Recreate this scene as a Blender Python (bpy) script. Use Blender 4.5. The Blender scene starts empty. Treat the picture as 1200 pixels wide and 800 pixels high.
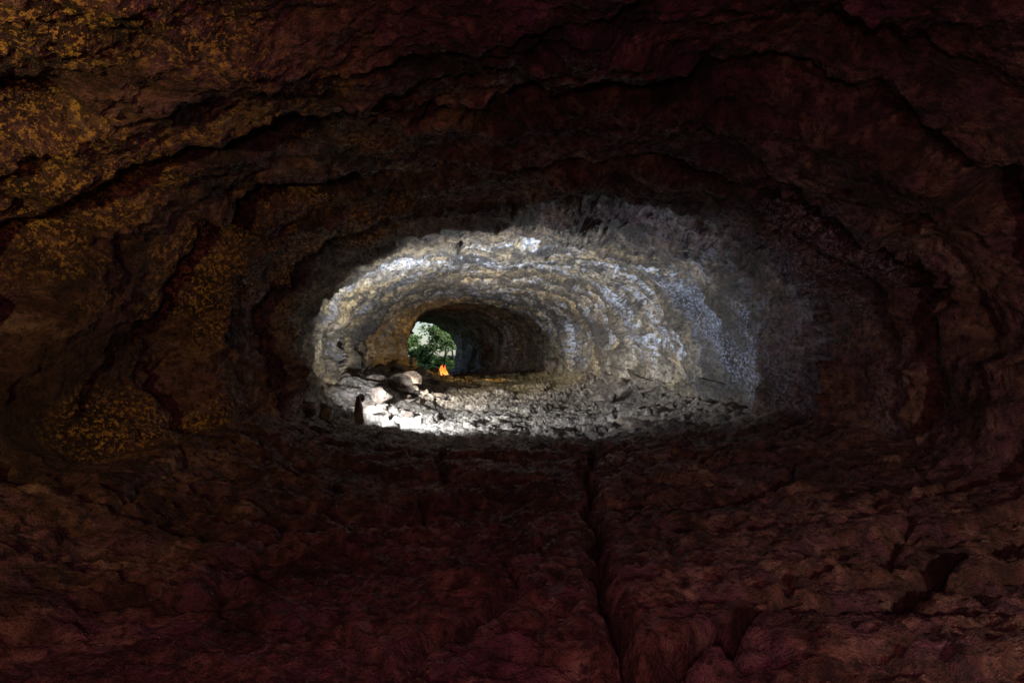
import bpy, math, random
import numpy as np
from mathutils import Vector, kdtree
random.seed(7); rng=np.random.RandomState(11)
sc=bpy.context.scene
sc.view_settings.view_transform='Standard'; sc.view_settings.look='None'; sc.view_settings.exposure=0

# ---------------- noise ----------------
perm=rng.permutation(256).astype(np.int32); perm=np.concatenate([perm,perm])
gr=rng.normal(size=(256,3)).astype(np.float32); gr/=np.linalg.norm(gr,axis=1)[:,None]
def perlin(x,y,z):
    xi=np.floor(x).astype(np.int32);yi=np.floor(y).astype(np.int32);zi=np.floor(z).astype(np.int32)
    xf=(x-xi).astype(np.float32);yf=(y-yi).astype(np.float32);zf=(z-zi).astype(np.float32)
    xi&=255;yi&=255;zi&=255
    f=lambda t:t*t*t*(t*(t*6-15)+10)
    u,v,w=f(xf),f(yf),f(zf)
    def g(a,b,c):
        h=perm[perm[perm[(xi+a)&255]+((yi+b)&255)]+((zi+c)&255)]
        G=gr[h]
        return G[...,0]*(xf-a)+G[...,1]*(yf-b)+G[...,2]*(zf-c)
    L=lambda a,b,t:a+(b-a)*t
    return 1.6*L(L(L(g(0,0,0),g(1,0,0),u),L(g(0,1,0),g(1,1,0),u),v),L(L(g(0,0,1),g(1,0,1),u),L(g(0,1,1),g(1,1,1),u),v),w)
def fbm(x,y,z,o=4,rid=False,gain=.5):
    r=0;a=1;t=0
    for i in range(o):
        n=perlin(x+17.3*i,y+5.1*i,z+9.7*i)
        if rid: n=1-2*np.abs(n)
        r=r+a*n;t+=a;a*=gain;x=x*2.03;y=y*2.03;z=z*2.03
    return r/t
def voro(x,y):
    xi=np.floor(x).astype(np.int32);yi=np.floor(y).astype(np.int32)
    d1=np.full(x.shape,9.,np.float32);d2=d1.copy();idv=np.zeros(x.shape,np.float32);dx1=np.zeros_like(d1);dy1=np.zeros_like(d1)
    for a in(-1,0,1):
        for b in(-1,0,1):
            h=perm[perm[(xi+a)&255]+((yi+b)&255)];h2=perm[h+77&255]
            px=xi+a+h/255.;py=yi+b+h2/255.
            d=np.hypot(px-x,py-y)
            m=d<d1
            d2=np.where(m,d1,np.minimum(d2,d));idv=np.where(m,h/255.,idv)
            dx1=np.where(m,x-px,dx1);dy1=np.where(m,y-py,dy1);d1=np.where(m,d,d1)
    return d1,d2,idv,dx1,dy1
def sstep(a,b,x):
    t=np.clip((x-a)/(b-a),0,1);return t*t*(3-2*t)

# ---------------- tube ----------------
K=np.array([ # y, xl, xr, top, floor
[-6,-4.0,4.6,3.6,0.0],[-2,-4.6,5.2,4.0,0.0],[3,-4.8,5.4,4.2,0.0],[6,-4.7,5.3,4.3,0.0],[9,-4.5,5.3,4.3,.03],[12,-4.4,5.1,4.3,.03],
[14.5,-4.65,4.9,4.3,.05],[18,-5.1,4.5,4.4,.15],[23,-5.4,3.6,4.5,.4],[28,-5.3,2.6,4.5,.65],[32,-5.2,2.1,4.55,.8],[36,-6.4,2.4,5.0,.75],[42,-8,1.6,5.3,.65],
[50,-10,-1.0,5.4,.55],[56,-11.3,-3.3,5.4,.5],[62,-12.5,-5.0,5.5,.45]])
def cr(y,c):
    X=K[:,0];Y=K[:,c];m=np.gradient(Y,X)
    i=np.clip(np.searchsorted(X,y)-1,0,len(X)-2);h=X[i+1]-X[i];t=(y-X[i])/h
    return (2*t**3-3*t**2+1)*Y[i]+(t**3-2*t**2+t)*h*m[i]+(-2*t**3+3*t**2)*Y[i+1]+(t**3-t**2)*h*m[i+1]
ys=[-6.]
while ys[-1]<62: ys.append(ys[-1]+max(.020,.0044*abs(ys[-1])) if ys[-1]>1.5 else ys[-1]+.08)
ys[-1]=62.; ys=np.array(ys)
U=1040
tt=np.linspace(0,2*np.pi,6001)
def sec(t,a,up,dn):
    c,s=np.cos(t),np.sin(t)
    nu,nd=2/2.15,2/3.6
    e=np.where(s>=0,nu,nd)
    x=a*np.sign(c)*np.abs(c)**e; z=np.where(s>=0,up,dn)*np.sign(s)*np.abs(s)**e
    return x,z
x0,z0=sec(tt,4.7,2.4,1.8);al=np.concatenate([[0],np.cumsum(np.hypot(np.diff(x0),np.diff(z0)))])
tu=np.interp(np.linspace(0,al[-1],U+1)[:-1],al,tt)
Y,T=np.meshgrid(ys,tu,indexing='ij')
xl,xr,tp,fl=[cr(Y,i) for i in(1,2,3,4)]
cx=(xl+xr)/2;a=(xr-xl)/2;H=tp-fl;zm=fl+.44*H
lx,lz=sec(T,a,tp-zm,zm-fl)
X=cx+lx;Z=zm+lz
dX=np.roll(X,-1,1)-np.roll(X,1,1);dZ=np.roll(Z,-1,1)-np.roll(Z,1,1);L=np.hypot(dX,dZ)+1e-6
nx,nz=dZ/L,-dX/L
for _ in range(6):
    nx=(np.roll(nx,12,1)+nx+np.roll(nx,-12,1))/3;nz=(np.roll(nz,12,1)+nz+np.roll(nz,-12,1))/3
L=np.hypot(nx,nz);nx/=L;nz/=L
floorm=sstep(.55,.9,-nz)
f32=lambda v:v.astype(np.float32)
x,y,z=f32(X),f32(Y),f32(Z)
wall=1-floorm
nearm=1-sstep(9,13,y)
big=fbm(x*.22+3,y*.22,z*.3,3)
mid=fbm(x*.8,y*.8+9,z*.8,4)
rdg=fbm(x*1.3+7,y*.9,z*1.3,5,True)
fine=fbm(x*5,y*5,z*5,4,gain=.70)
d=.50*big*(.35+.65*wall)*(.7+.5*nearm)+.26*mid*(.35+.65*wall)+wall*(-.09*rdg)+.10*fine*(.65+.35*wall)
ph=y/1.6+.50*fbm(x*.28,y*.35,z*.28,3)+.75*fbm(x*0+2.2,y*.33,z*0+1.7,2)+.10*fbm(x*1.2,y*1.2,z*1.2,3)
fr=ph-np.floor(ph)
saw=sstep(0,.12,fr)*(1-fr)
ramp_id=np.floor(ph)
hsh=np.abs(np.sin(ramp_id*12.9898)*43758.5453)%1
ribamp=(.08+.52*hsh)*(.5+1.0*sstep(-.25,.25,fbm(x*.5+9,y*.5,z*.5,3)))
ribz=sstep(8,13,y)*(1-.6*sstep(34,42,y))
side=.22+.78*sstep(4.0,2.9,z)
d+=wall*ribamp*(saw-.4)*(ribz*1.5*side+.15)
# flow ledges running lengthways on the side walls
lv=z+.16*fbm(x*0+4,y*.35,z*.5,4)
for z_,am in ((1.05,.16),(1.75,.09),(2.4,.07)):
    d+=wall*am*(sstep(z_-.05,z_+.03,lv)*sstep(z_+.6,z_,lv)-.3)*sstep(10,13,y)*sstep(-.2,.15,fbm(x*.3+z_,y*.4,z*.2,3))
for yc,am,wd in ((11.6,.26,.4),(9.2,.40,.32),(6.6,.35,.35)):
    yy=y+1.0*fbm(x*.4+yc,y*.2,z*.5,4)
    d+=wall*am*np.exp(-((yy-yc)/wd)**2)*(.25+.75*(x>0)+.75*(x<-2))
d+=wall*.45*np.exp(-((y-7.6)/1.3)**2-((z-1.2)/.7)**2)*(x<0)
d+=nearm*wall*.22*(sstep(-.06,.08,fbm(x*.45+4,y*.45,z*.6+2,5))-.5)
vx=x*1.1+.5*mid;vy=y*.9+.5*fine
d1,d2,idv,_,_=voro(vx+30,vy+z*.8)
d+=wall*.10*(idv-.5)*sstep(.0,.2,d2-d1)*(.4+.6*sstep(-.1,.5,big+.2))
X2=X+nx*d;Z2=Z+nz*d
wx=x+.55*fbm(x*.7,y*.7,z*0+3,5);wy=y+.55*fbm(x*.7+20,y*.7,z*0+3,5)
d1,d2,idv,ddx,ddy=voro(wx*.62+3.3,wy*.5+1.2)
edge=d2-d1
e1,e2,id2,_,_=voro(wx*1.3+8,wy*1.0+.6*mid)
lit=sstep(12,14,y)
fz=(idv-.5)*(.07+.10*lit)+.16*ddx*(idv-.4)*(.4+.6*lit)-(.08+.08*lit)*(1-sstep(0,.08,edge))*(idv>.5)
fz+=lit*(.07*(id2-.5)-.04*(1-sstep(0,.08,e2-e1)))+.10*fbm(x*2.2,y*2.2,z*0,5,True,.62)+.17*mid+.10*(sstep(-.08,.08,fbm(x*.4,y*1.3,z*0+5,5))-.5)
def poly(px,wd,dep):
    best=np.full(x.shape,9.,np.float32)
    qx=x+.38*fbm(x*.9,y*.9,z*0+8,6,gain=.6);qy=y+.38*fbm(x*.9,y*.9+40,z*0+8,6,gain=.6)
    for (ax,ay),(bx,by) in zip(px[:-1],px[1:]):
        t=np.clip(((qx-ax)*(bx-ax)+(qy-ay)*(by-ay))/((bx-ax)**2+(by-ay)**2),0,1)
        best=np.minimum(best,np.hypot(qx-ax-t*(bx-ax),qy-ay-t*(by-ay)))
    wv=wd*(1+.8*mid)
    return -dep*np.exp(-(best/wv)**2)
cz=poly([(.62,2.2),(.64,3.4),(.60,5),(.85,7.5),(1.15,10),(1.5,13.5)],.06,.30)
cz+=poly([(.75,3.3),(1.5,4.0),(2.4,4.4),(3.4,5.0),(5.2,6.0)],.06,.28)
cz+=poly([(-1.2,6.5),(-.9,8.5),(-1.3,12)],.05,.2)
ledge=.15*(1-sstep(10.5,13.6,y+.9*mid-.12*x))*sstep(5,10,y)
bankL=.50*sstep(1.6,4.0,-x)*sstep(16,19,y)*(1-sstep(28,32,y))
bankR=.22*sstep(1.9,3.4,x)*sstep(12,15,y)*(1-sstep(26,30,y))
Z2+=floorm*(fz+cz+ledge+bankL+bankR)
V=len(ys)
P=np.stack([X2,Y,Z2],-1)
ext=[]
c=np.stack([cx[-1],Y[-1]*0,zm[-1]],-1)
for k,(sca,dy) in enumerate(((1.04,.35),(1.12,.6),(1.25,.8),(1.45,.9),(1.7,.7),(2.0,.4),(2.4,-.2),(3.0,-1.0),(3.8,-2.5))):
    q=P[-1].copy();r=q-c;q[:,0]=c[:,0]+r[:,0]*sca;q[:,2]=c[:,2]+r[:,2]*sca
    q[:,1]=62+dy+.5*fbm(f32(q[:,0]*.5),f32(q[:,0]*0+k*.6),f32(q[:,2]*.5),3);ext.append(q)
P=np.concatenate([P,np.array(ext)],0);V2=P.shape[0]
capc=np.array([[.3,-6.6,1.9]])  # unseen end cap, added behind the camera to keep the tube dark
verts=np.concatenate([P.reshape(-1,3),capc]).astype(np.float32)
I,J=np.meshgrid(np.arange(V2-1),np.arange(U),indexing='ij');J2=(J+1)%U
q=np.stack([I*U+J,(I+1)*U+J,(I+1)*U+J2,I*U+J2],-1).reshape(-1,4)
nq=len(q);cap=np.stack([np.arange(U),(np.arange(U)+1)%U,np.full(U,V2*U)],-1)
me=bpy.data.meshes.new('lava_tube_cave')
me.vertices.add(len(verts));me.vertices.foreach_set('co',verts.ravel())
me.loops.add(nq*4+U*3);me.loops.foreach_set('vertex_index',np.concatenate([q.ravel(),cap.ravel()]).astype(np.int32))
me.polygons.add(nq+U)
me.polygons.foreach_set('loop_start',np.concatenate([np.arange(nq)*4,nq*4+np.arange(U)*3]).astype(np.int32))
me.update(calc_edges=True)
me.polygons.foreach_set('use_smooth',np.ones(nq+U,bool))
# ---- mineral colours plus painted light and shade, evaluated per vertex from 3-D noise ----
def ramp(f,st):
    p=[s[0] for s in st];return np.stack([np.interp(f,p,[s[1][k] for s in st]) for k in range(3)],-1).astype(np.float32)
def mx(A,B,f):
    B=np.asarray(B,np.float32);return A+(B-A)*f[...,None]
c1=fbm(x*.7+50,y*.7,z*.7,6,gain=.6);c2=fbm(x*5+9,y*5,z*5,4,gain=.7)
base=.5+.55*c1+.6*c2
redlit_rock=ramp(base,[(.2,(.035,.020,.018)),(.45,(.13,.075,.058)),(.62,(.27,.165,.125)),(.85,(.48,.36,.27))])  # reddish near rock: brown stone plus faint red light put into its colour
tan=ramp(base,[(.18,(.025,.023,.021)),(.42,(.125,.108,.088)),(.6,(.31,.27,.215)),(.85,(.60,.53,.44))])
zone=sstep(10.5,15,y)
col=mx(redlit_rock,tan,zone)
# warmer tint on the left wall past the near zone
col=col*(1+(np.array([.12,.0,-.22],np.float32))*(sstep(-3,-4.5,x)*zone*wall)[...,None])
band=np.abs(np.sin(ramp_id*7.13+1.3)*917.17)%1
rn=fbm(x*.3,y*1.5,z*.3,5,gain=.62)
oc=sstep(.03,.13,rn+(band-.5)*.5)*zone*wall*(.4+.6*sstep(-.15,.1,c1))
col=mx(col,ramp(.5+c2,[(.2,(.24,.15,.06)),(.8,(.60,.46,.22))]),oc*.6)
rn2=fbm(x*.34+4,y*1.5+9,z*.34,6,gain=.68)
grain=sstep(-.12,.10,fbm(x*5,y*5,z*5,5,gain=.8))
wh=sstep(.02,.13,rn2-(band-.5)*.45)*grain*sstep(10,14,y)*sstep(1.0,2.2,z)*wall*(.4+.6*sstep(-3.5,0,x))
col=mx(col,(.58,.65,.83),wh*.9)
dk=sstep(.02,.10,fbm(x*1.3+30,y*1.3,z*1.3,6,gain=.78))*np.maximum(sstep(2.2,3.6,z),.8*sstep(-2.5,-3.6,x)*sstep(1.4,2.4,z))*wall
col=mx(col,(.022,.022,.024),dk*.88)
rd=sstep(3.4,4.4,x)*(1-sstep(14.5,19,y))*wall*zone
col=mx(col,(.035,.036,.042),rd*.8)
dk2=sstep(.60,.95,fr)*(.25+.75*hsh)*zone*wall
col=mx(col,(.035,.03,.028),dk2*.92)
pv=sstep(-.05,.2,fbm(x*2.1+60,y*2.1,z*2.1,5,gain=.7))*(1-zone)
col=mx(col,(.20,.09,.17),pv*.5)  # purple grain of the dim foreground painted into the rock
yf=sstep(22,27,y)*(1-sstep(36,44,y))*floorm
col=mx(col,(.46,.34,.14),yf*.65)  # warm lamp's yellow glow painted into the far floor
col=mx(col,(.075,.06,.05),floorm*lit*(1-yf)*.6*sstep(-1.5,2.0,x))
col=mx(col,(.42,.38,.35),floorm*lit*(1-yf)*sstep(.0,.28,c2+.4*(id2-.5)-.05*x)*.6)
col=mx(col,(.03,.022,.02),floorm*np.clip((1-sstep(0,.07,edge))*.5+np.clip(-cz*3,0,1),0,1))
col=mx(col,(.012,.010,.010),(wall*(y<13)*(x<0)*np.exp(-((y-7.6)/1.5)**2-((z-1.2)/.8)**2)*.7))  # shade inside the left wall's hollow painted dark
def setcol(nm,rgb,al=None):
    at=me.attributes.new(nm,'FLOAT_COLOR','POINT')
    cv=np.ones((len(verts),4),np.float32);cv[:V*U,:3]=rgb.reshape(-1,3);cv[V*U:,:3]=(.2,.16,.12)
    if al is not None: cv[:,3]=0;cv[:V*U,3]=al.ravel()
    at.data.foreach_set('color',np.clip(cv,0,1).ravel())
setcol('mineral_light',col)
lm=sstep(-.15,.18,fbm(x*.6+80,y*.6,z*.6,6,gain=.65))*sstep(-.6,-2.6,x)*(1-sstep(11,14,y))*wall
rm=sstep(-.15,.22,fbm(x*.6+10,y*.9,z*.4,5))*sstep(2.8,4.0,x)*sstep(7.5,9.5,y)*(1-sstep(14,18,y))*sstep(.3,1.0,z)*wall
cc=np.zeros(x.shape+(3,),np.float32);cc[...]=(.40,.48,.72)
cc=mx(cc,(.68,.46,.12),(x<0).astype(np.float32))
setcol('crust',cc,np.maximum(lm,rm*.8))
cave=bpy.data.objects.new('lava_tube_cave',me);sc.collection.objects.link(cave)

msk=(floorm>.4)
fp=P[:V][msk][::4];kd=kdtree.KDTree(len(fp))
for i,p in enumerate(fp): kd.insert((p[0],p[1],0),i)
kd.balance()
def fh(px,py):
    return fp[kd.find((px,py,0))[1]][2]

# ---------------- materials ----------------
def newmat(n):
    m=bpy.data.materials.new(n);m.use_nodes=True;nt=m.node_tree;nt.nodes.clear()
    o=nt.nodes.new('ShaderNodeOutputMaterial');b=nt.nodes.new('ShaderNodeBsdfPrincipled');nt.links.new(b.outputs[0],o.inputs[0]);return m,nt,b
class G:
    def __init__(s,nt):s.nt=nt;s.tc=nt.nodes.new('ShaderNodeTexCoord').outputs['Object']
    def l(s,a,b):
        if isinstance(a,(int,float)): b.default_value=a
        elif isinstance(a,tuple): b.default_value=a if len(a)==4 or len(b.default_value)==3 else a+(1,)
        else: s.nt.links.new(a,b)
    def map(s,sc_,loc=(0,0,0)):
        n=s.nt.nodes.new('ShaderNodeMapping');n.inputs['Scale'].default_value=sc_;n.inputs['Location'].default_value=loc;s.l(s.tc,n.inputs[0]);return n.outputs[0]
    def noise(s,scale,det=3,vec=None,rough=.55):
        n=s.nt.nodes.new('ShaderNodeTexNoise');s.l(vec or s.tc,n.inputs['Vector']);n.inputs['Scale'].default_value=scale;n.inputs['Detail'].default_value=det
        n.inputs['Roughness'].default_value=rough;return n.outputs['Fac']
    def mr(s,v,a,b,c=0,d=1):
        n=s.nt.nodes.new('ShaderNodeMapRange');s.l(v,n.inputs[0])
        for i,k in enumerate((a,b,c,d)):n.inputs[i+1].default_value=k
        return n.outputs[0]
    def m(s,op,a,b=0):
        n=s.nt.nodes.new('ShaderNodeMath');n.operation=op;s.l(a,n.inputs[0]);s.l(b,n.inputs[1]);return n.outputs[0]
    def mix(s,f,a,b,bt='MIX'):
        n=s.nt.nodes.new('ShaderNodeMix');n.data_type='RGBA';n.blend_type=bt;s.l(f,n.inputs[0]);s.l(a,n.inputs[6]);s.l(b,n.inputs[7]);return n.outputs[2]
    def ramp(s,f,st):
        n=s.nt.nodes.new('ShaderNodeValToRGB');e=n.color_ramp.elements
        while len(e)<len(st):e.new(.5)
        for i,(p,c) in enumerate(st):e[i].position=p;e[i].color=c+(1,)
        s.l(f,n.inputs[0]);return n.outputs[0]
    def bump(s,h,st,dist):
        n=s.nt.nodes.new('ShaderNodeBump');n.inputs['Strength'].default_value=st;n.inputs['Distance'].default_value=dist;s.l(h,n.inputs['Height']);return n.outputs[0]
def rockmat(name,tube=True):
    m,nt,b=newmat(name);g=G(nt)
    n=g.noise(11,5,rough=.78)
    if tube:
        a_=nt.nodes.new('ShaderNodeAttribute');a_.attribute_name='mineral_light';col=a_.outputs['Color']
        col=g.mix(g.mr(n,.38,.55,.9,0),col,(.015,.011,.011))
        a2=nt.nodes.new('ShaderNodeAttribute');a2.attribute_name='crust'
        fk=g.noise(17,3,rough=.85)
        col=g.mix(g.m('MULTIPLY',g.mr(fk,.52,.58),a2.outputs['Alpha']),col,a2.outputs['Color'])
    else:
        col=g.ramp(g.noise(3,4,rough=.7),[(.36,(.035,.028,.024)),(.5,(.12,.09,.07)),(.68,(.30,.25,.20))])
    g.l(col,b.inputs['Base Color'])
    g.l(g.mr(n,.35,.62,.9,.26),b.inputs['Roughness']);b.inputs['Specular IOR Level'].default_value=.55
    g.l(g.bump(n,1.0,.14),b.inputs['Normal']);return m
mt=rockmat('cave_rock');me.materials.append(mt)
mr_=rockmat('loose_rock',False)

# ---------------- rocks ----------------
import bmesh
def ico(sub):
    bm=bmesh.new();bmesh.ops.create_icosphere(bm,subdivisions=sub,radius=1)
    v=np.array([p.co[:] for p in bm.verts]);f=np.array([[q.index for q in p.verts] for p in bm.faces]);bm.free();return v,f
IV,IF=ico(4);IV3,IF3=ico(3)
def rockv(size,seed,hi=False):
    r=np.random.RandomState(seed);v=(IV if hi else IV3).copy()
    for k in range(11):
        n=r.normal(size=3);n/=np.linalg.norm(n);dd=r.uniform(.40,.75);pr=v@n;ov=np.maximum(pr-dd,0);v-=ov[:,None]*n*.95
    s=f32(v*1.5+seed*3.7);v*=(1+.20*fbm(s[:,0],s[:,1],s[:,2],4))[:,None]
    v*=np.array(size);an=r.uniform(0,6.28);tl=r.uniform(-.35,.35)
    c,s_=math.cos(an),math.sin(an);v=v@np.array([[c,s_,0],[-s_,c,0],[0,0,1]]);c,s_=math.cos(tl),math.sin(tl);v=v@np.array([[1,0,0],[0,c,s_],[0,-s_,c]]);return v
def mesh(name,vl,fl_,mat,parent=None,smooth=False):
    m=bpy.data.meshes.new(name);m.from_pydata(np.asarray(vl).tolist(),[],np.asarray(fl_).tolist() if not isinstance(fl_,list) else fl_);m.materials.append(mat)
    if smooth:
        m.polygons.foreach_set('use_smooth',np.ones(len(m.polygons),bool))
    o=bpy.data.objects.new(name,m);sc.collection.objects.link(o)
    if parent:o.parent=parent
    return o
def mass(name,items,mat):
    vs=[];fs=[];n=0
    for i,(px,py,s) in enumerate(items):
        r=np.random.RandomState(i+int(abs(px)*100));sz=(s*r.uniform(.8,1.7),s*r.uniform(.7,1.3),s*r.uniform(.3,.7))
        v=rockv(sz,i+13);v=v+np.array([px,py,fh(px,py)+sz[2]*.25]);vs.append(v);fs.append(IF3+n);n+=len(v)
    return mesh(name,np.concatenate(vs),np.concatenate(fs),mat)
def px2x(px,dep):return (px-600)/800*dep
it=[]
for i in range(150):
    dep=random.uniform(15.6,29);it.append((px2x(random.gauss(465,24) if dep>19 else random.gauss(440,32),dep),dep,random.choice([.06,.09,.13,.2,.32])*random.uniform(.7,1.4)))
for i in range(36):
    dep=random.uniform(13.5,26);it.append((px2x(random.gauss(775-(dep-14)*5,14),dep),dep,random.choice([.05,.08,.12,.2,.26])*random.uniform(.7,1.3)))
for i in range(60):
    dep=random.uniform(13.5,34);it.append((random.uniform(-4,2.2),dep,random.choice([.03,.04,.06,.10])))
for i in range(60):
    dep=random.uniform(38,60);it.append((-6.5+random.uniform(-3,3)+(48-dep)*.25,dep,random.uniform(.08,.4)))
for i in range(70):
    dep=random.uniform(4,12.5);it.append((random.uniform(-4,4.4),dep,random.uniform(.02,.07)))
mass('rubble',it,mr_)
def boulder(px,py,size,seed,name='boulder'):
    v=rockv(size,seed,True);o=mesh(name,v,IF,mr_);o.location=(px,py,fh(px,py)+size[2]*.5);return o
for (p,dep,s) in ((381,14.0,(.17,.16,.38)),(366,14.3,(.28,.2,.24)),(421,14.1,(.15,.14,.42)),(484,29,(.22,.25,.42)),(508,30,(.35,.3,.36)),(446,17,(.34,.3,.26)),(470,20,(.45,.4,.36)),(742,15,(.42,.35,.26)),(712,19,(.45,.4,.30)),(722,22,(.5,.4,.34)),(432,16,(.3,.25,.2)),(646,31,(.5,.35,.32)),(355,13.4,(.3,.3,.2))):
    boulder(px2x(p,dep),dep,s,int(p*7+dep))

# ---------------- lamps standing in the cave ----------------
mh,nt,b=newmat('lamp_housing');b.inputs['Base Color'].default_value=(.03,.03,.03,1);b.inputs['Roughness'].default_value=.5
g=G(nt);g.l(g.bump(g.noise(60,2),.2,.003),b.inputs['Normal'])
ml,nt,b=newmat('lamp_lens');b.inputs['Emission Color'].default_value=(.85,.93,1,1);b.inputs['Emission Strength'].default_value=6
def cyl(bm,r1,r2,h,loc,axis='Z',seg=20):
    from mathutils import Matrix
    M=Matrix.Translation(loc)
    if axis=='Y':M=M@Matrix.Rotation(-math.pi/2,4,'X')
    bmesh.ops.create_cone(bm,cap_ends=True,segments=seg,radius1=r1,radius2=r2,depth=h,matrix=M)
def bmo(name,fn,mat,parent):
    bm=bmesh.new();fn(bm);m=bpy.data.meshes.new(name);bm.to_mesh(m);bm.free();m.materials.append(mat);o=bpy.data.objects.new(name,m);sc.collection.objects.link(o);o.parent=parent;return o
def floodlight(loc,rz,rx):
    e=bpy.data.objects.new('floodlight',None);sc.collection.objects.link(e);e.location=loc;e.rotation_euler=(rx,0,rz)
    def h(bm):
        cyl(bm,.05,.085,.10,(0,0,0),'Y');cyl(bm,.09,.09,.02,(0,.06,0),'Y')
    bmo('housing',h,mh,e)
    def l(bm):cyl(bm,.075,.075,.006,(0,.073,0),'Y')
    bmo('lens',l,ml,e)
    def st(bm):
        cyl(bm,.012,.012,.44,(0,0,-.26));cyl(bm,.07,.06,.02,(0,0,-.48))
    bmo('stand',st,mh,e);return e
def spot(name,loc,tgt,pw,col,ang,blend=.6,rad=.05):
    l=bpy.data.lights.new(name,'SPOT');l.energy=pw;l.color=col;l.spot_size=math.radians(ang);l.spot_blend=blend;l.shadow_soft_size=rad
    o=bpy.data.objects.new(name,l);sc.collection.objects.link(o);o.location=loc;o.rotation_euler=(Vector(tgt)-Vector(loc)).to_track_quat('-Z','Y').to_euler();return o
def point(name,loc,pw,col,rad=.05):
    l=bpy.data.lights.new(name,'POINT');l.energy=pw;l.color=col;l.shadow_soft_size=rad;o=bpy.data.objects.new(name,l);sc.collection.objects.link(o);o.location=loc;return o
L1=(-3.2,14.6,fh(-3.2,14.6)+.6)
spot('floodlight_beam',L1,(.3,19.0,3.7),5600,(.92,.96,1),156,1.0)
floodlight((L1[0]-.03,L1[1]-.13,L1[2]),-.5,.15)
L2=(1.3,31.4,fh(1.3,31.4)+.65)
spot('lantern_beam',L2,(-5.5,29.0,2.3),1300,(1,.60,.20),70,.8)
spot('torch_beam',(-3.6,20.5,fh(-3.6,20.5)+.7),(2.7,24.5,2.1),1900,(1,.92,.80),120,.9)
# fill lamps added beside and behind the camera to brighten the near rock
point('red_fill',(.3,-.4,3.0),115,(1,.19,.44),.12)
point('dim_fill',(-.3,-1.0,1.7),190,(1,.42,.34),.12)
spot('amber_fill',(-2.9,-.2,1.8),(-4.9,5.2,3.0),480,(1,.66,.24),95,1,.05)
spot('warm_fill',(2.9,-.2,1.5),(4.4,4,.2),450,(1,.64,.48),100,1,.05)

# ---------------- campfire by the entrance ----------------
fy=46.;fx=px2x(517,fy);fzz=fh(fx,fy)
cf=bpy.data.objects.new('campfire',None);sc.collection.objects.link(cf);cf.location=(fx,fy,fzz)
mf,nt,b=newmat('flame');g=G(nt);sp=nt.nodes.new('ShaderNodeSeparateXYZ');g.l(g.tc,sp.inputs[0])
g.l(g.ramp(g.mr(sp.outputs[2],0,.9),[(0,(1,.55,.14)),(.4,(1,.22,.03)),(1,(.8,.05,.01))]),b.inputs['Emission Color']);b.inputs['Emission Strength'].default_value=2.2
b.inputs['Base Color'].default_value=(.8,.2,.02,1)
vs=[];fs=[];n=0
for k in range(13):
    r=random.Random(k);h=r.uniform(.4,1.0);ox,oy=r.uniform(-.5,.5),r.uniform(-.3,.3);w=r.uniform(.12,.2);h*=1-.5*abs(ox)
    for j in range(13):
        t=j/12;rad=w*math.sin(math.pi*min(1,(t*.8+.2)))*(1-t*.4) if t<1 else .004
        for i in range(10):
            an=i/10*6.283;vs.append((ox*(1-.6*t)+rad*math.cos(an)+.07*math.sin(t*6+k),oy*(1-.5*t)+rad*math.sin(an)+.05*math.cos(t*5+k*2),t*h+.05))
    for j in range(12):
        for i in range(10):fs.append((n+j*10+i,n+j*10+(i+1)%10,n+(j+1)*10+(i+1)%10,n+(j+1)*10+i))
    n+=130
mesh('flames',vs,fs,mf,cf,True)
mw,nt,b=newmat('charred_wood');g=G(nt);g.l(g.ramp(g.noise(8,4),[(.4,(.02,.015,.012)),(.7,(.12,.07,.04))]),b.inputs['Base Color']);b.inputs['Roughness'].default_value=.9
def logs(bm):
    from mathutils import Matrix
    for k in range(7):
        an=k*.9;M=Matrix.Rotation(an,4,'Z')@Matrix.Translation((.28,0,.16))@Matrix.Rotation(math.radians(-62),4,'Y')
        bmesh.ops.create_cone(bm,cap_ends=True,segments=9,radius1=.06,radius2=.04,depth=.75,matrix=M)
bmo('logs',logs,mw,cf)
vs=[];fs=[];n=0
for k in range(11):
    an=k/11*6.283;v=rockv((.13,.11,.1),k+50)+np.array([.7*math.cos(an),.7*math.sin(an),.06]);vs.append(v);fs.append(IF3+n);n+=len(v)
mesh('stone_ring',np.concatenate(vs),np.concatenate(fs),mr_,cf)
point('fire_glow',(fx,fy-.1,fzz+1.2),35,(1,.42,.1),.1)

# ---------------- outside ----------------
mg,nt,b=newmat('mossy_ground');g=G(nt)
g.l(g.ramp(g.noise(1.2,5,rough=.7),[(.35,(.02,.022,.014)),(.5,(.04,.07,.020)),(.68,(.09,.12,.05))]),b.inputs['Base Color']);b.inputs['Roughness'].default_value=.95
def grid(name,xs,ys_,zf,mat):
    XX,YY=np.meshgrid(xs,ys_,indexing='ij');ZZ=zf(f32(XX),f32(YY));nxx,nyy=XX.shape
    v=np.stack([XX,YY,ZZ],-1).reshape(-1,3);i,j=np.meshgrid(np.arange(nxx-1),np.arange(nyy-1),indexing='ij')
    f=np.stack([i*nyy+j,(i+1)*nyy+j,(i+1)*nyy+j+1,i*nyy+j+1],-1).reshape(-1,4);return mesh(name,v,f,mat,smooth=True)
def gz(x_,y_):
    r=np.hypot((x_+9),(y_-66)*.9)
    return .35+ (2.0)*sstep(4,17,r)+.5*fbm(x_*.25,y_*.25,x_*0,4)*sstep(2,8,r)+.12*fbm(x_*1.2,y_*1.2,x_*0+3,3)
w=np.concatenate([-np.geomspace(700,30,25),np.linspace(-29,15,130),np.geomspace(16,700,25)])
grid('ground',w,np.concatenate([np.linspace(61.2,95,110),np.geomspace(96,900,25)]),gz,mg)
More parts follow.
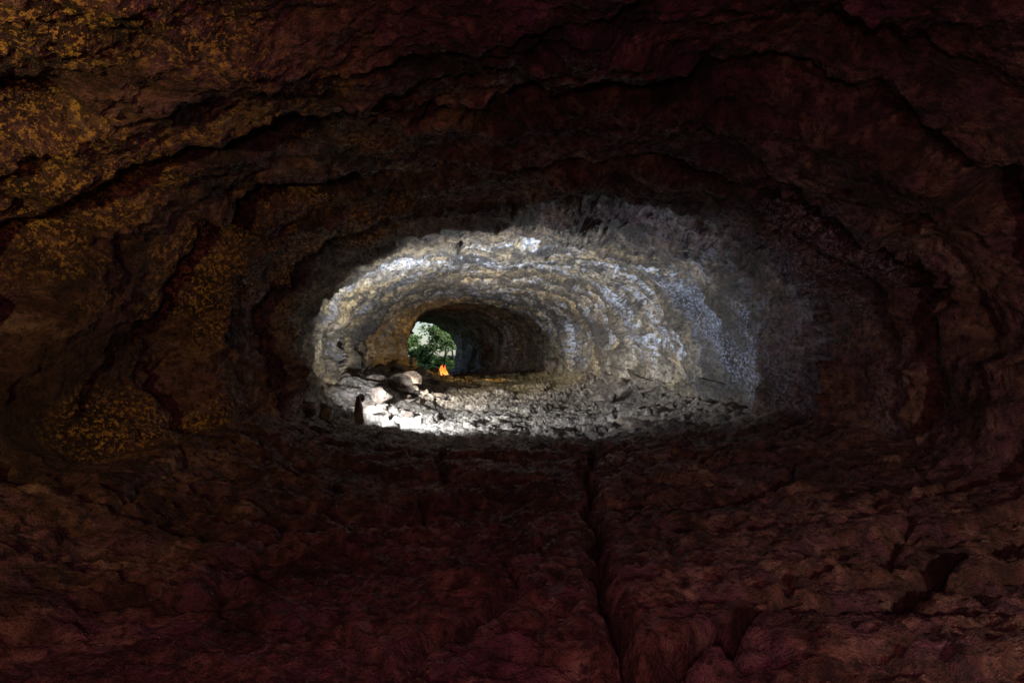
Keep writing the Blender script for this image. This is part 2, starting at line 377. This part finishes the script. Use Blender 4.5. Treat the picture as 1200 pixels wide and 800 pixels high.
grid('hill',w,np.concatenate([-np.geomspace(500,20,20),np.linspace(-19,61,60)]),lambda a_,b_:9.5+.8*fbm(a_*.1,b_*.1,a_*0,3),mg)

mlf,nt,b=newmat('leaves');g=G(nt)
g.l(g.ramp(g.noise(2.2,3),[(.3,(.014,.05,.010)),(.5,(.045,.12,.018)),(.7,(.17,.22,.03))]),b.inputs['Base Color']);b.inputs['Roughness'].default_value=.6
mbk,nt,b=newmat('bark');g=G(nt);g.l(g.ramp(g.noise(9,4,g.map((1,1,.2))),[(.3,(.05,.04,.03)),(.7,(.17,.14,.11))]),b.inputs['Base Color']);b.inputs['Roughness'].default_value=.9
def ferns(name,spots):
    vs=[];fs=[]
    for (px,py,s) in spots:
        gz0=float(gz(np.array([px],np.float32),np.array([py],np.float32))[0])
        for k in range(16):
            an=random.uniform(0,6.28);el=random.uniform(.7,1.25);ln=s*random.uniform(.7,1.2)
            for j in range(12):
                t=(j+1)/12;r_=ln*t*math.cos(el)*1.2;zz=ln*(math.sin(el)*t-.55*t*t);c_=Vector((px+r_*math.cos(an),py+r_*math.sin(an),gz0+zz))
                wd=ln*.28*math.sin(math.pi*(t*.85+.1));sd=Vector((-math.sin(an),math.cos(an),-.25));fw=Vector((math.cos(an),math.sin(an),.1))
                for sg in(-1,1):
                    s2=Vector((sd.x*sg,sd.y*sg,-.25));n=len(vs);a_=c_;b_=c_+s2*wd+fw*wd*.3
                    vs+=[tuple(a_-fw*ln*.02),tuple(a_+fw*ln*.035),tuple(b_+fw*ln*.01),tuple(b_-fw*ln*.012)];fs.append((n,n+1,n+2,n+3))
    return mesh(name,vs,fs,mlf)
ferns('ferns',[(random.uniform(-15,-3),random.uniform(64,80),random.uniform(.8,2.2)) for _ in range(120)])
def tree(px,py,h,seed):
    r=random.Random(seed);e=bpy.data.objects.new('tree',None);sc.collection.objects.link(e);z0_=float(gz(np.array([px],np.float32),np.array([py],np.float32))[0]);e.location=(px,py,z0_-.1)
    segs=[];tips=[]
    def br(p,dr,ln,rad,dep):
        q=p
        for k in range(4):
            d2=(dr+Vector((r.uniform(-.2,.2),r.uniform(-.2,.2),r.uniform(-.05,.15)))).normalized();q2=q+d2*ln/4;segs.append((q,q2,rad*(1-k*.15),rad*(1-(k+1)*.15)));q=q2;dr=d2
            if dep<2 and k>0:
                for _ in range(2):
                    an=r.uniform(0,6.28);br(q,(Vector((math.cos(an),math.sin(an),.5))).normalized(),ln*.5,rad*.45,dep+1)
        tips.append(q)
    br(Vector((0,0,0)),Vector((r.uniform(-.2,.2),0,1)),h*.8,h*.03,0)
    vs=[];fs=[]
    for p,q,ra,rb in segs:
        ax=(q-p).normalized();u=ax.orthogonal().normalized();v=ax.cross(u);n=len(vs)
        for c_,rr in((p,ra),(q,rb)):
            for i in range(6):
                an=i/6*6.283;vs.append(tuple(c_+u*rr*math.cos(an)+v*rr*math.sin(an)))
        for i in range(6):fs.append((n+i,n+(i+1)%6,n+6+(i+1)%6,n+6+i))
    mesh('trunk',vs,fs,mbk,e,True)
    vs=[];fs=[]
    for t in tips:
        for _ in range(30):
            c_=t+Vector((r.gauss(0,.34),r.gauss(0,.34),r.gauss(0,.22)))*h*.14*1.5;u=Vector((r.gauss(0,1),r.gauss(0,1),r.gauss(0,.6))).normalized();v=u.orthogonal().normalized();s_=r.uniform(.12,.24);n=len(vs)
            vs+=[tuple(c_-u*s_),tuple(c_+v*s_*.5),tuple(c_+u*s_),tuple(c_-v*s_*.5)];fs.append((n,n+1,n+2,n+3))
    mesh('crown',vs,fs,mlf,e)
for i,(px,py,h) in enumerate(((-6.6,68,4.4),(-8.7,71,3.0),(-5.6,71,5.8),(-12.5,78,3.0),(-3,78,6),(-7.0,80,4.0),(-16,82,5))):tree(px,py,h,i+3)

# ---------------- sky & sun ----------------
w_=bpy.data.worlds.new('World');sc.world=w_;w_.use_nodes=True;nt=w_.node_tree
AZ=115;EL=50
sk=nt.nodes.new('ShaderNodeTexSky');sk.sky_type='NISHITA';sk.sun_disc=False;sk.sun_elevation=math.radians(EL);sk.sun_rotation=math.radians(AZ);sk.dust_density=1.0;sk.air_density=1.0
bg=nt.nodes['Background'];nt.links.new(sk.outputs[0],bg.inputs[0]);bg.inputs[1].default_value=.15
sn=bpy.data.lights.new('sun','SUN');sn.energy=5;sn.angle=math.radians(.5);sn.color=(1,.95,.87)
so=bpy.data.objects.new('sun',sn);sc.collection.objects.link(so)
el,az=math.radians(EL),math.radians(AZ)
dv=Vector((math.sin(az)*math.cos(el),math.cos(az)*math.cos(el),math.sin(el)));so.rotation_euler=dv.to_track_quat('Z','Y').to_euler();so.location=(20,40,60)

# ---------------- camera ----------------
cd=bpy.data.cameras.new('camera');cd.lens=24;cd.sensor_width=36;cd.clip_end=3000;cd.clip_start=.05
co=bpy.data.objects.new('camera',cd);sc.collection.objects.link(co);co.location=(0,0,1.6);co.rotation_euler=(math.radians(91.8),0,0);sc.camera=co
print('verts',len(verts))
